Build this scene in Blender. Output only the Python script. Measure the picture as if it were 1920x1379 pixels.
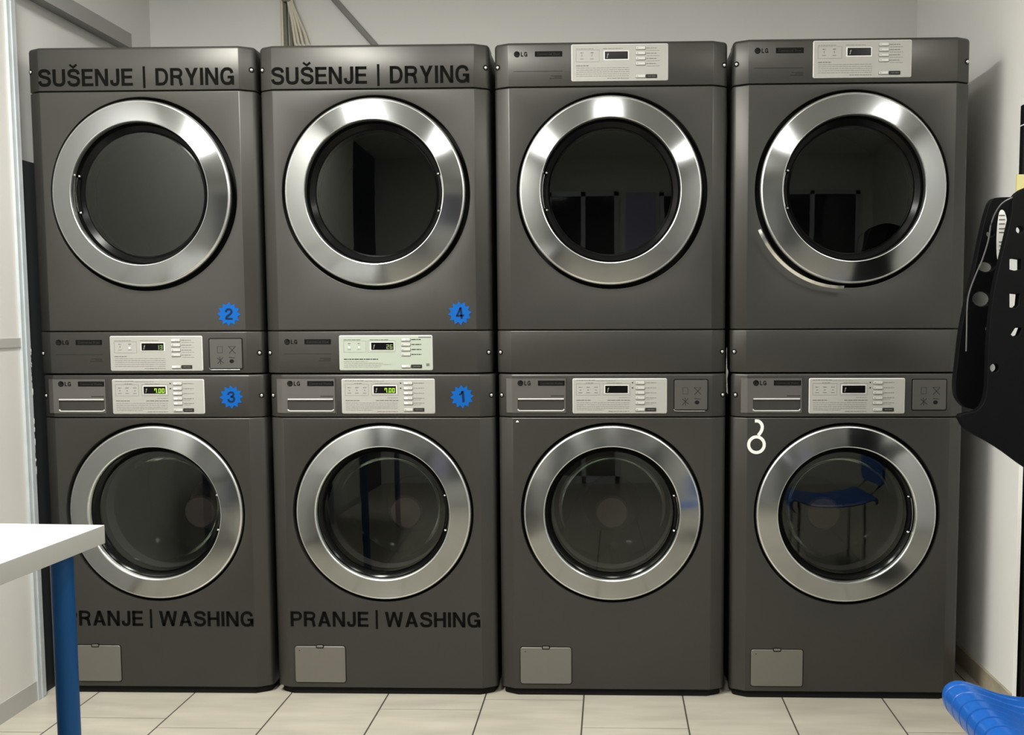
import bpy, bmesh, math, random
from mathutils import Vector, Matrix
random.seed(7)
PI = math.pi
for o in list(bpy.data.objects): bpy.data.objects.remove(o)
SC = bpy.context.scene
COL = SC.collection

# ------------------------------------------------------------------ camera
cd = bpy.data.cameras.new('camera'); cam = bpy.data.objects.new('camera', cd); COL.objects.link(cam)
yaw, pitch, roll = 0.0293, 0.0721, -0.0035
F = Vector((-math.sin(yaw)*math.cos(pitch), math.cos(yaw)*math.cos(pitch), -math.sin(pitch)))
R0 = Vector((math.cos(yaw), math.sin(yaw), 0)); U0 = R0.cross(F)
Rr = R0*math.cos(roll)+U0*math.sin(roll); Uu = U0*math.cos(roll)-R0*math.sin(roll)
M = Matrix((Rr, Uu, -F)).transposed().to_4x4(); M.translation = Vector((1.5752, -2.785, 1.1566))
cam.matrix_world = M
cd.sensor_fit = 'HORIZONTAL'; cd.sensor_width = 36.0
cd.lens = 1748.5/1920*36
cd.shift_x = (960-1095.7)/1920; cd.shift_y = (725.4-689.5)/1920
cd.clip_start = 0.05
SC.camera = cam
SC.view_settings.view_transform = 'Standard'; SC.view_settings.look = 'None'
SC.view_settings.gamma = 1; SC.view_settings.use_curve_mapping = False
SC.view_settings.exposure = -0.05
SC.cycles.max_bounces = 10; SC.cycles.diffuse_bounces = 5; SC.cycles.glossy_bounces = 5
SC.cycles.transparent_max_bounces = 12

# ------------------------------------------------------------------ light
w = bpy.data.worlds.new('world'); SC.world = w; w.use_nodes = True
w.node_tree.nodes['Background'].inputs[0].default_value = (.6, .65, .75, 1)
w.node_tree.nodes['Background'].inputs[1].default_value = .05
LAMPS = [(0.42, -1.46, 88), (1.55, -1.60, 15), (3.05, -1.75, 26)]  # last one is an added, unseen lamp that brightens the far right wall
for lx, ly, pw in LAMPS:
    ld = bpy.data.lights.new('tube_light', 'AREA'); ld.shape = 'RECTANGLE'
    ld.size = .27; ld.size_y = 1.14; ld.energy = pw; ld.color = (1.0, .985, .94)
    lo = bpy.data.objects.new('tube_light', ld); COL.objects.link(lo)
    lo.location = (lx, ly, 2.59)

# ------------------------------------------------------------------ materials
def newmat(name):
    m = bpy.data.materials.new(name); m.use_nodes = True
    return m, m.node_tree, m.node_tree.nodes['Principled BSDF']
def mat(name, col, rough=.5, metal=0., spec=.5, noise=0., nscale=8., bump=0., bscale=60., coat=0., emis=None, estr=0., aniso=0., rvar=0.):
    m, nt, b = newmat(name)
    c = [x for x in col]+[1]
    b.inputs['Base Color'].default_value = c
    b.inputs['Roughness'].default_value = rough; b.inputs['Metallic'].default_value = metal
    b.inputs['Specular IOR Level'].default_value = spec
    if coat: b.inputs['Coat Weight'].default_value = coat; b.inputs['Coat Roughness'].default_value = .15
    tc = nt.nodes.new('ShaderNodeTexCoord')
    if noise:
        n = nt.nodes.new('ShaderNodeTexNoise'); n.inputs['Scale'].default_value = nscale; n.inputs['Detail'].default_value = 6
        nt.links.new(tc.outputs['Object'], n.inputs['Vector'])
        r = nt.nodes.new('ShaderNodeValToRGB')
        r.color_ramp.elements[0].position = .3; r.color_ramp.elements[1].position = .7
        r.color_ramp.elements[0].color = [x*(1-noise) for x in col]+[1]
        r.color_ramp.elements[1].color = [min(1, x*(1+noise)) for x in col]+[1]
        nt.links.new(n.outputs['Fac'], r.inputs['Fac']); nt.links.new(r.outputs['Color'], b.inputs['Base Color'])
    if rvar:
        n = nt.nodes.new('ShaderNodeTexNoise'); n.inputs['Scale'].default_value = 5; n.inputs['Detail'].default_value = 8
        nt.links.new(tc.outputs['Object'], n.inputs['Vector'])
        mp = nt.nodes.new('ShaderNodeMapRange'); mp.inputs['To Min'].default_value = rough-rvar; mp.inputs['To Max'].default_value = rough+rvar
        nt.links.new(n.outputs['Fac'], mp.inputs['Value']); nt.links.new(mp.outputs['Result'], b.inputs['Roughness'])
    if bump:
        n = nt.nodes.new('ShaderNodeTexNoise'); n.inputs['Scale'].default_value = bscale; n.inputs['Detail'].default_value = 4
        nt.links.new(tc.outputs['Object'], n.inputs['Vector'])
        bp = nt.nodes.new('ShaderNodeBump'); bp.inputs['Strength'].default_value = bump; bp.inputs['Distance'].default_value = .002
        nt.links.new(n.outputs['Fac'], bp.inputs['Height']); nt.links.new(bp.outputs['Normal'], b.inputs['Normal'])
    if aniso:
        b.inputs['Anisotropic'].default_value = aniso
        b.inputs['Anisotropic Rotation'].default_value = .25
        t = nt.nodes.new('ShaderNodeTangent'); t.direction_type = 'RADIAL'; t.axis = 'Y'
        nt.links.new(t.outputs['Tangent'], b.inputs['Tangent'])
    if emis:
        b.inputs['Emission Color'].default_value = list(emis)+[1]; b.inputs['Emission Strength'].default_value = estr
    return m
def glass(name, tint, ior, rough=.015):
    m = bpy.data.materials.new(name); m.use_nodes = True; nt = m.node_tree; nt.nodes.clear()
    out = nt.nodes.new('ShaderNodeOutputMaterial'); mx = nt.nodes.new('ShaderNodeMixShader')
    tr = nt.nodes.new('ShaderNodeBsdfTransparent'); gl = nt.nodes.new('ShaderNodeBsdfGlossy'); fr = nt.nodes.new('ShaderNodeFresnel')
    tr.inputs[0].default_value = list(tint)+[1]; gl.inputs['Roughness'].default_value = rough; fr.inputs['IOR'].default_value = ior
    gl.inputs['Color'].default_value = (.95, 1, .95, 1)
    nt.links.new(fr.outputs[0], mx.inputs[0]); nt.links.new(tr.outputs[0], mx.inputs[1]); nt.links.new(gl.outputs[0], mx.inputs[2])
    nt.links.new(mx.outputs[0], out.inputs[0]); return m
def emit(name, col, s):
    m = bpy.data.materials.new(name); m.use_nodes = True; nt = m.node_tree; nt.nodes.clear()
    out = nt.nodes.new('ShaderNodeOutputMaterial'); e = nt.nodes.new('ShaderNodeEmission')
    e.inputs[0].default_value = list(col)+[1]; e.inputs[1].default_value = s
    nt.links.new(e.outputs[0], out.inputs[0]); return m

BODY = mat('titan_paint', (.050, .0485, .043), .38, .48, .45, noise=.05, nscale=2.5, rvar=.05)
CAB = mat('cabinet_paint', (.040, .038, .033), .5, .3)
DRAW = mat('drawer_paint', (.125, .119, .110), .38, .45)
FILT = mat('filter_cover_paint', (.155, .148, .128), .42, .3)
COIN = mat('blank_plate_paint', (.085, .083, .076), .4, .3)
STEEL = mat('brushed_steel', (.335, .345, .345), .17, 1., aniso=.75, rvar=.015)
RIM = mat('satin_rim', (.70, .71, .71), .30, 1.)
CHROME = mat('chrome', (.8, .8, .79), .08, 1.)
SCREW = mat('screw_steel', (.7, .7, .68), .2, 1.)
BLK = mat('black_plastic', (.012, .012, .012), .35)
BLKG = mat('glossy_black', (.004, .004, .004), .2, spec=.12)
BLKM = mat('matt_black', (.006, .006, .006), .8, spec=.2)
VINYL = mat('black_vinyl', (.004, .004, .0035), .85, spec=.04)
BLUEV = mat('blue_vinyl', (.002, .085, .34), .6, spec=.15)
DNUM = mat('dark_numeral', (.006, .02, .065), .7, spec=.1)
SILV = mat('silver_panel', (.345, .342, .315), .5, .0, .2)
SILVE = mat('silver_panel_edge', (.62, .61, .58), .35, .1)
SILVG = mat('pale_green_panel', (.36, .40, .335), .5, .0, .2)
BTN = mat('button_grey', (.47, .465, .44), .4)
BTNW = mat('lit_button_tip', (1, .9, .72), .4, emis=(1, .84, .6), estr=.9)
LEDW = mat('white_indicator', (1, 1, .95), .4, emis=(1, .98, .88), estr=1.2)
PRN = mat('grey_print', (.15, .147, .135), .7, spec=.2)
PRND = mat('dark_print', (.02, .02, .019), .7, spec=.2)
DIG = emit('green_digit', (.60, 1.0, .10), 1.1)
DIGD = emit('pale_green_digit', (.62, .80, .35), .55)
DIM = mat('unlit_digit', (.22, .22, .20), .5)
WHT = mat('white_marker', (.80, .80, .77), .6, noise=.04, nscale=60)
LOGO = mat('logo_dark', (.006, .006, .006), .85, spec=.05)
LOGL = mat('logo_line', (.045, .044, .04), .6, spec=.1)
DRUM = mat('drum_steel', (.16, .155, .15), .45, .6)
HUB = mat('drum_hub', (.55, .43, .40), .5, .0)
LIN = mat('tub_grey', (.10, .10, .10), .6)
GLD = glass('dryer_glass', (.32, .34, .31), 1.5)
GLW = glass('washer_glass', (.55, .55, .55), 1.5)
GLB = glass('bowl_glass', (.80, .80, .79), 1.10, .05)
WALL = mat('white_wall', (.70, .70, .67), .75, noise=.015, nscale=1.5, bump=.08, bscale=120)
WALLR = mat('bright_white_wall', (.84, .835, .81), .6, noise=.02, nscale=3)
CEIL = mat('ceiling_white', (.75, .75, .73), .8)
PANEL = mat('partition_panel', (.60, .588, .555), .45, noise=.015, nscale=2)
ALU = mat('frame_aluminium', (.50, .54, .56), .4, .1, noise=.05, nscale=20)
RAILG = mat('rail_grey', (.40, .39, .37), .5, .1)
TRUNK = mat('trunking_grey', (.33, .325, .31), .55)
TABLE = mat('table_laminate', (.43, .43, .41), .5, spec=.3)
BLUEL = mat('blue_leg_paint', (.0005, .055, .185), .4, spec=.25)
BLUEC = mat('blue_chair_plastic', (.006, .085, .36), .30, spec=.5)
CHB = mat('perforated_black_plastic', (.002, .0023, .0027), .55, spec=.12)
CHM = mat('cabinet_black', (.004, .004, .004), .6, spec=.2)
YEL = mat('pale_yellow_card', (.62, .57, .25), .6)
CREAM = mat('cream_cable', (.60, .57, .46), .5)
OLIVE = mat('olive_cable', (.16, .155, .115), .55)
PIPE = mat('grey_pipe', (.24, .24, .22), .5)
HOSE = mat('braided_hose', (.30, .30, .28), .35, .6, bump=1, bscale=400)
SKIRT = mat('skirting_tile', (.42, .37, .27), .45, noise=.2, nscale=14)
LAV = mat('added_lavender_tint', (.42, .38, .62), .6)
DARKG = mat('night_glass', (.015, .018, .022), .08)
LAMPM = emit('lamp_diffuser', (1, .98, .93), 7.)
LAMPF = mat('lamp_housing', (.8, .8, .8), .4)

# ------------------------------------------------------------------ mesh helpers
class MB:
    def __init__(s): s.v = []; s.f = []; s.m = []; s.cur = 0
    def add(s, vs, fs):
        k = len(s.v); s.v += [tuple(v) for v in vs]; s.f += [tuple(i+k for i in f) for f in fs]; s.m += [s.cur]*len(fs)
    def box(s, x0, x1, y0, y1, z0, z1):
        s.add([(x0,y0,z0),(x1,y0,z0),(x1,y1,z0),(x0,y1,z0),(x0,y0,z1),(x1,y0,z1),(x1,y1,z1),(x0,y1,z1)],
              [(0,3,2,1),(4,5,6,7),(0,1,5,4),(1,2,6,5),(2,3,7,6),(3,0,4,7)])
    def prism(s, pts, y0, y1):      # pts in xz, counter-clockwise seen from -Y ; y0 = front
        n = len(pts)
        s.add([(x, y0, z) for x, z in pts]+[(x, y1, z) for x, z in pts],
              [tuple(range(n)), tuple(range(2*n-1, n-1, -1))]+[(i, i+n, (i+1) % n+n, (i+1) % n) for i in range(n)])
    def rrect(s, x0, x1, z0, z1, r, y0, y1, bev=0):
        P = rr(x0, x1, z0, z1, r)
        if not bev: return s.prism(P, y0, y1)
        Q = rr(x0+bev, x1-bev, z0+bev, z1-bev, max(r-bev, .0003)); n = len(P)
        vs = [(x, y0, z) for x, z in Q]+[(x, y0+bev, z) for x, z in P]+[(x, y1, z) for x, z in P]
        fs = [tuple(range(n)), tuple(range(3*n-1, 2*n-1, -1))]
        for i in range(n):
            j = (i+1) % n; fs += [(i, i+n, j+n, j), (i+n, i+2*n, j+2*n, j+n)]
        s.add(vs, fs)
    def lathe(s, prof, cx=0, cz=0, n=96, sz=1., a0=0, a1=2*PI, close=False):   # axis Y, prof (r, y)
        full = abs(a1-a0-2*PI) < 1e-6; N = n if full else n+1
        vs = []
        for k in range(N):
            a = a0+(a1-a0)*k/n
            for r, y in prof: vs.append((cx+r*math.cos(a), y, cz+r*math.sin(a)*sz))
        m = len(prof); fs = []
        for k in range(n):
            k2 = (k+1) % N
            for j in range(m-1 if not close else m):
                j2 = (j+1) % m
                fs.append((k*m+j, k*m+j2, k2*m+j2, k2*m+j))
        if close and not full:
            fs.append(tuple(range(m))); fs.append(tuple(range((N-1)*m+m-1, (N-1)*m-1, -1)))
        s.add(vs, fs)
    def tube(s, pts, r, n=12, cap=True, sq=1.):
        pts = [Vector(p) for p in pts]; N = len(pts); vs = []
        up = Vector((0, 0, 1))
        for i, p in enumerate(pts):
            t = (pts[min(i+1, N-1)]-pts[max(i-1, 0)]).normalized()
            if abs(t.dot(up)) > .97: up = Vector((1, 0, 0))
            a = t.cross(up).normalized(); b = a.cross(t)
            rr_ = r[i] if isinstance(r, (list, tuple)) else r
            for k in range(n):
                q = 2*PI*k/n; vs.append(p+a*math.cos(q)*rr_+b*math.sin(q)*rr_*sq)
        fs = []
        for i in range(N-1):
            for k in range(n):
                k2 = (k+1) % n; fs.append((i*n+k, i*n+k2, (i+1)*n+k2, (i+1)*n+k))
        if cap: fs += [tuple(range(n-1, -1, -1)), tuple(range((N-1)*n, N*n))]
        s.add(vs, fs)
    def mesh(s, name, mats, smooth=True, angle=32):
        me = bpy.data.meshes.new(name); me.from_pydata(s.v, [], s.f)
        for m in (mats if isinstance(mats, (list, tuple)) else [mats]): me.materials.append(m)
        for i, p in enumerate(me.polygons): p.material_index = s.m[i]
        bm = bmesh.new(); bm.from_mesh(me); bmesh.ops.recalc_face_normals(bm, faces=bm.faces)
        if smooth:
            for f in bm.faces: f.smooth = True
            for e in bm.edges:
                if len(e.link_faces) == 2 and e.calc_face_angle(0) > math.radians(angle): e.smooth = False
        bm.to_mesh(me); bm.free(); return me
def rr(x0, x1, z0, z1, r, n=5):
    P = []
    for cx, cz, a in ((x1-r, z0+r, -PI/2), (x1-r, z1-r, 0), (x0+r, z1-r, PI/2), (x0+r, z0+r, PI)):
        for k in range(n+1):
            t = a+PI/2*k/n; P.append((cx+r*math.cos(t), cz+r*math.sin(t)))
    return P
def crom(P, n=6, closed=False):
    out = []; N = len(P)
    for i in range(N-1 if not closed else N):
        g = lambda k: P[k % N] if closed else P[max(0, min(N-1, k))]
        a, b, c, d = g(i-1), g(i), g(i+1), g(i+2)
        for k in range(n):
            t = k/n
            out.append(tuple(.5*((2*b[j])+(-a[j]+c[j])*t+(2*a[j]-5*b[j]+4*c[j]-d[j])*t*t+(-a[j]+3*b[j]-3*c[j]+d[j])*t**3) for j in range(len(b))))
    if not closed: out.append(tuple(P[-1]))
    return out
def inst(name, me, parent=None, loc=(0, 0, 0), rot=(0, 0, 0)):
    o = bpy.data.objects.new(name, me); COL.objects.link(o); o.parent = parent
    o.location = loc; o.rotation_euler = rot; return o
def thing(name, label, cat, loc=(0, 0, 0), rz=0, group=None, me=None):
    o = bpy.data.objects.new(name, me); COL.objects.link(o); o.location = loc; o.rotation_euler = (0, 0, rz)
    o['label'] = label; o['category'] = cat
    if group: o['group'] = group
    return o
def struct(name, mb, m, smooth=False):
    o = inst(name, mb.mesh(name, m, smooth)); o['kind'] = 'structure'; return o

# ---- letters: filled pieces of a bold grotesque, cap height 1
def stroke(mb, pts, wd, T, y0, y1):
    n = len(pts); L = []; Rt = []
    for i, p in enumerate(pts):
        a = pts[max(i-1, 0)]; b = pts[min(i+1, n-1)]
        d1 = Vector((p[0]-a[0], p[1]-a[1])); d2 = Vector((b[0]-p[0], b[1]-p[1]))
        if d1.length < 1e-9: d1 = d2.copy()
        if d2.length < 1e-9: d2 = d1.copy()
        d1.normalize(); d2.normalize(); t = (d1+d2)
        t = t.normalized() if t.length > 1e-6 else d1
        nn = Vector((-t.y, t.x)); k = max(.5, nn.dot(Vector((-d1.y, d1.x))))
        hw = wd/2/k; L.append(T(p[0]+nn.x*hw, p[1]+nn.y*hw)); Rt.append(T(p[0]-nn.x*hw, p[1]-nn.y*hw))
    for i in range(n-1): mb.prism([Rt[i], Rt[i+1], L[i+1], L[i]], y0, y1)
S_ = crom([(.70,.70),(.66,.83),(.55,.905),(.39,.925),(.23,.90),(.13,.81),(.12,.70),(.19,.61),(.34,.555),(.50,.515),(.64,.45),(.70,.34),(.68,.20),(.57,.10),(.39,.075),(.22,.10),(.12,.19),(.085,.31)], 3)
def q(*p): return ('q', p)
def r_(a, b, c, d): return ('q', ((a, b), (c, b), (c, d), (a, d)))
def s_(p, w=.185, sm=True): return ('s', crom(p, 4) if sm else p, w)
GL = {
 'S': (.78, [('s', S_, .18)]),
 'U': (.78, [s_([(.095,1),(.095,.33)], .19, False), s_([(.095,.36),(.10,.25),(.17,.14),(.28,.09),(.39,.08),(.50,.09),(.61,.14),(.68,.25),(.685,.36)], .18), s_([(.685,.33),(.685,1)], .19, False)]),
 'E': (.70, [r_(0,0,.19,1), r_(0,0,.70,.165), r_(0,.43,.65,.585), r_(0,.835,.69,1)]),
 'N': (.80, [r_(0,0,.18,1), r_(.62,0,.80,1), q((0,1),(.59,0),(.80,0),(.21,1))]),
 'J': (.58, [s_([(.485,1),(.485,.30)], .19, False), s_([(.485,.33),(.47,.19),(.40,.10),(.29,.075),(.18,.10),(.11,.18),(.09,.34)], .18)]),
 'D': (.79, [r_(0,0,.19,1), s_([(.12,.9175),(.33,.9175),(.50,.89),(.63,.77),(.69,.60),(.69,.40),(.63,.23),(.50,.11),(.33,.0825),(.12,.0825)], .17)]),
 'R': (.79, [r_(0,0,.19,1), s_([(.12,.9175),(.42,.9175),(.57,.89),(.66,.80),(.66,.64),(.57,.54),(.42,.51),(.12,.51)], .165), s_([(.38,.50),(.53,.45),(.61,.34),(.635,.16),(.69,0)], .18)]),
 'Y': (.80, [q((0,1),(.30,.38),(.50,.38),(.215,1)), q((.80,1),(.585,1),(.30,.38),(.50,.38)), r_(.305,0,.495,.42)]),
 'I': (.19, [r_(0,0,.19,1)]),
 'G': (.86, [s_([(.73,.68),(.68,.82),(.58,.90),(.44,.925),(.28,.89),(.15,.76),(.095,.52),(.14,.25),(.26,.11),(.42,.075),(.58,.10),(.69,.21),(.74,.42)], .18), r_(.46,.37,.85,.525), r_(.71,0,.85,.45)]),
 'P': (.74, [r_(0,0,.19,1), s_([(.12,.9175),(.40,.9175),(.55,.89),(.645,.78),(.645,.61),(.55,.50),(.40,.465),(.12,.465)], .165)]),
 'A': (.84, [q((0,0),(.205,0),(.52,1),(.315,1)), q((.635,0),(.84,0),(.525,1),(.32,1)), r_(.16,.215,.68,.36)]),
 'W': (1.18, [q((0,1),(.20,0),(.385,0),(.195,1)), q((.21,0),(.375,0),(.68,1),(.50,1)), q((.80,0),(.97,0),(.68,1),(.50,1)), q((1.18,1),(.985,1),(.795,0),(.98,0))]),
 'H': (.78, [r_(0,0,.19,1), r_(.59,0,.78,1), r_(.1,.425,.68,.59)]),
 'L': (.64, [r_(0,0,.19,1), r_(0,0,.64,.165)]),
 '|': (.14, [r_(0,-.14,.14,1.12)]),
 '1': (.50, [r_(.25,0,.46,1), s_([(.02,.70),(.15,.74),(.24,.80),(.30,.98)], .16)]),
 '2': (.72, [s_([(.11,.66),(.14,.81),(.24,.90),(.37,.92),(.51,.89),(.60,.78),(.59,.64),(.50,.51),(.34,.38),(.19,.25),(.12,.08)], .19), r_(.05,0,.70,.17)]),
 '3': (.72, [s_([(.10,.70),(.14,.83),(.24,.90),(.37,.92),(.51,.88),(.58,.76),(.55,.62),(.43,.54),(.30,.53)], .17), s_([(.30,.53),(.48,.51),(.60,.40),(.61,.25),(.52,.12),(.36,.075),(.21,.11),(.12,.20),(.09,.33)], .18)]),
 '4': (.74, [r_(.40,0,.59,1), r_(.02,.20,.73,.36), q((.02,.30),(.20,.30),(.56,1),(.40,1))]),
}
GL['^S'] = (.78, GL['S'][1]+[s_([(.17,1.26),(.39,1.10),(.61,1.26)], .12, False)])
def text(mb, s, x0, x1, z0, h, y0, y1, gap=.13, space=.32):
    toks = []; i = 0
    while i < len(s):
        if s[i] == '^': toks.append(s[i:i+2]); i += 2
        else: toks.append(s[i]); i += 1
    W = 0
    for k, t in enumerate(toks): W += (space if t == ' ' else GL[t][0]+(gap if k < len(toks)-1 else 0))
    sx = (x1-x0)/W if x1 is not None else h
    cx = 0
    for t in toks:
        if t == ' ': cx += space; continue
        wd, ps = GL[t]
        T = lambda a, b, c=cx: (x0+(c+a)*sx, z0+b*h)
        for p in ps:
            if p[0] == 'q': mb.prism([T(*v) for v in p[1]], y0, y1)
            else: stroke(mb, p[1], p[2], T, y0, y1)
        cx += wd+gap
SEG = {'0': 'abcdef', '7': 'abcf', '1': 'bc', '3': 'abcdg', '2': 'abged', '6': 'afgedc'}
def seven(mb, ch, x, z, w_, h, y0, y1, t):
    s = .0012
    g = {'a': (x, x+w_, z+h-t, z+h), 'd': (x, x+w_, z, z+t), 'g': (x, x+w_, z+h/2-t/2, z+h/2+t/2),
         'b': (x+w_-t, x+w_, z+h/2, z+h), 'c': (x+w_-t, x+w_, z, z+h/2), 'f': (x, x+t, z+h/2, z+h), 'e': (x, x+t, z, z+h/2)}
    for c in SEG[ch]:
        a, b, c0, d = g[c]; mb.box(a+s*0, b, y0, y1, c0, d)

# ------------------------------------------------------------------ machine shells
PROF = [(.2985,0),(.3015,.0010),(.3320,.0160),(.3380,.0200),(.3420,.0260),(.3430,.0330),(.3430,.0760)]
PROFILE = [(-x, y) for x, y in reversed(PROF)]+PROF
def offs(e):
    P = PROFILE; out = []
    for i, p in enumerate(P):
        a = P[max(i-1, 0)]; b = P[min(i+1, len(P)-1)]
        t = Vector((b[0]-a[0], b[1]-a[1])).normalized(); n = Vector((-t.y, t.x))
        out.append((p[0]+n.x*e, p[1]+n.y*e))
    # keep the flat front flat
    return out
def shell(z0, z1, bt=.003, tt=.003, hole=None):
    mb = MB()
    rows = [(z0, bt*.9), (z0+bt*.3, bt*.3), (z0+bt, 0), (z1-tt, 0), (z1-tt*.45, tt*.18), (z1-tt*.12, tt*.52), (z1, tt*1.1)]
    n = len(PROFILE); V = []
    for z, e in rows: V += [(x, y, z) for x, y in offs(e)]
    fs = []; mid = len(PROF)-1
    for r in range(len(rows)-1):
        for i in range(n-1):
            if hole and r == 2 and i == mid: continue
            fs.append((r*n+i, r*n+i+1, (r+1)*n+i+1, (r+1)*n+i))
    fs.append(tuple(range(n-1, -1, -1))); k = (len(rows)-1)*n; fs.append(tuple(range(k, k+n)))
    mb.add(V, fs)
    if hole:
        cx, cz, rx, rz = hole; N = 128; xa, xb = -.2985, .2985; za, zb = z0+bt, z1-tt
        outer = []
        for k in range(N):
            a = 2*PI*k/N; c, s = math.cos(a), math.sin(a)
            t = min((xb-cx)/c if c > 1e-9 else 1e9, (xa-cx)/c if c < -1e-9 else 1e9, (zb-cz)/s if s > 1e-9 else 1e9, (za-cz)/s if s < -1e-9 else 1e9)
            outer.append([cx+c*t, cz+s*t])
        for X in (xa, xb):
            for Z in (za, zb):
                b = min(range(N), key=lambda k: (outer[k][0]-X)**2+(outer[k][1]-Z)**2); outer[b] = [X, Z]
        lips = [(.0035, 0), (.0010, .0008), (0, .0032), (0, .022)]
        V = [(x, 0, z) for x, z in outer]
        for e, y in lips:
            V += [(cx+(rx+e)*math.cos(2*PI*k/N), y, cz+(rz+e)*math.sin(2*PI*k/N)) for k in range(N)]
        fs = []
        for j in range(len(lips)):
            for k in range(N):
                k2 = (k+1) % N; fs.append((j*N+k, j*N+k2, (j+1)*N+k2, (j+1)*N+k))
        mb.add(V, fs)
    return mb
WZ = dict(b0=.0227, b1=.8628, top=.9936)
DZ = dict(l1=.1313, l2=.8438, top=.9729)
ME = {}
ME['w_front'] = shell(WZ['b0'], WZ['b1']-.0015, hole=(0, .5695, .2765, .2765)).mesh('front_panel', BODY)
ME['w_band'] = shell(WZ['b1']+.0015, WZ['top'], tt=.006).mesh('control_fascia', BODY)
ME['d_low'] = shell(.004, DZ['l1']-.0015, tt=.003).mesh('lower_fascia', BODY)
ME['d_front'] = shell(DZ['l1']+.0015, DZ['l2']-.0015, hole=(.003, .5395, .2810, .2860)).mesh('front_panel', BODY)
ME['d_top'] = shell(DZ['l2']+.0015, DZ['top'], tt=.010).mesh('upper_fascia', BODY)
def cabinet(z0, z1, seams, base):
    mb = MB(); x = .3395
    mb.box(-x, -x+.012, .05, .76, z0, z1); mb.box(x-.012, x, .05, .76, z0, z1)
    mb.box(-x+.012, x-.012, .748, .76, z0, z1)
    mb.box(-x+.012, x-.012, .05, .748, z1-.012, z1); mb.box(-x+.012, x-.012, .05, .748, z0, z0+.012)
    for s in seams: mb.box(-.33, .33, .026, .05, s-.012, s+.012)
    return mb.mesh('cabinet', CAB, False)
ME['w_cab'] = cabinet(.0227, .985, [WZ['b1']], True)
ME['d_cab'] = cabinet(.006, .966, [DZ['l1'], DZ['l2']], False)
mb = MB()                                                   # recessed black plinth following the curved front
pts = [(x*.972, y+.010) for x, y in PROFILE[:-1]]; pts[0] = (-.333, .70); pts += [(.333, .70)]
n = len(pts); mb.add([(x, y, 0) for x, y in pts]+[(x, y, .024) for x, y in pts], [tuple(range(n-1, -1, -1)), tuple(range(n, 2*n))]+[(i, (i+1) % n, (i+1) % n+n, i+n) for i in range(n)])
ME['plinth'] = mb.mesh('plinth', BLKM)
mb = MB()
for sx in (-1, 1):
    for yy in (.08, .66): mb.lathe([(.0, 0), (.022, 0), (.022, .0)], 0, 0, 8)
mb = MB(); mb.box(-.30, .30, .06, .70, 0, .006); ME['d_foot'] = mb.mesh('base_pad', BLKM)

def recess(cx, cz, rx, sz):
    mb = MB(); mb.lathe([(rx+.0012, .0215), (rx+.0012, .034), (.198, .036), (.192, .045), (.188, .075)], cx, cz, 96, sz); return mb
def door_ring(y0, sz):
    mb = MB()
    P = [(.262, .026), (.2680, .018), (.2692, .008), (.2688, .0035), (.2672, .0003), (.2650, -.0020), (.2620, -.0032),
         (.2090, -.0125), (.2072, -.0130), (.2055, -.0122), (.2043, -.0100), (.2036, -.0060), (.2030, .004), (.2022, .016), (.2060, .026)]
    mb.lathe([(r, y+y0) for r, y in P], 0, 0, 128, sz, close=True)
    m = len(P)
    for i in range(len(mb.f)): mb.m[i] = 1 if (i % m) in (2, 3, 4, 5, 8, 9, 10, 11) else 0
    return mb.mesh('door', [STEEL, RIM], angle=28)
ME['w_ring'] = door_ring(0, 1.0); ME['d_ring'] = door_ring(-.018, 1.024)
def inner_frame(y0, sz, rg):
    mb = MB(); mb.lathe([(.2038, .010+y0), (.2010, .006+y0), (.1985, .016+y0), (rg+.004, .026+y0), (rg, .0245+y0), (rg-.002, .030+y0), (.2035, .032+y0)], 0, 0, 96, sz, close=True)
    return mb.mesh('inner_frame', BLKG)
ME['w_in'] = inner_frame(0, 1., .186); ME['d_in'] = inner_frame(-.016, 1.02, .180)
def pane(y0, sz, rg, sag):
    mb = MB(); P = [(rg*(1-k/12), y0-sag*(1-(1-k/12)**2)) for k in range(12)]+[(.0005, y0-sag)]
    mb.lathe(P, 0, 0, 96, sz); return mb
ME['w_pane'] = pane(.022, 1., .186, .0035).mesh('door_glass', GLW, angle=60)
ME['d_pane'] = pane(.006, 1.02, .180, .0035).mesh('door_glass', GLD, angle=60)
mb = MB(); mb.lathe([(.184, .030), (.176, .032), (.168, .045), (.160, .085), (.148, .118), (.125, .138), (.085, .150), (.040, .155), (.0005, .156)], 0, 0, 96)
ME['w_bowl'] = mb.mesh('glass_bowl', GLB, angle=60)
mb = MB(); mb.lathe([(.186, .060), (.182, .10), (.255, .12), (.262, .16), (.262, .44), (.25, .46), (.0005, .465)], 0, 0, 64)
for k in range(3):
    a = 2*PI*k/3+.5; mb.add(*[([(math.cos(a+d)*r, y, math.sin(a+d)*r) for y in (.14, .44) for d, r in ((-.13, .262), (0, .20), (.13, .262))], [(0, 1, 4, 3), (1, 2, 5, 4), (0, 2, 1), (3, 4, 5)])][0])
ME['w_drum'] = mb.mesh('drum', DRUM)
mb = MB(); mb.lathe([(.100, .463), (.095, .44), (.060, .36), (.0565, .345), (.056, .318), (.050, .310), (.0005, .308)], 0, 0, 48); ME['w_hub'] = mb.mesh('drum_hub', HUB)
mb = MB(); mb.lathe([(.188, .060), (.19, .09), (.258, .10), (.262, .14), (.262, .50), (.0005, .51)], 0, 0, 64); ME['d_drum'] = mb.mesh('drum', LIN)
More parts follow.
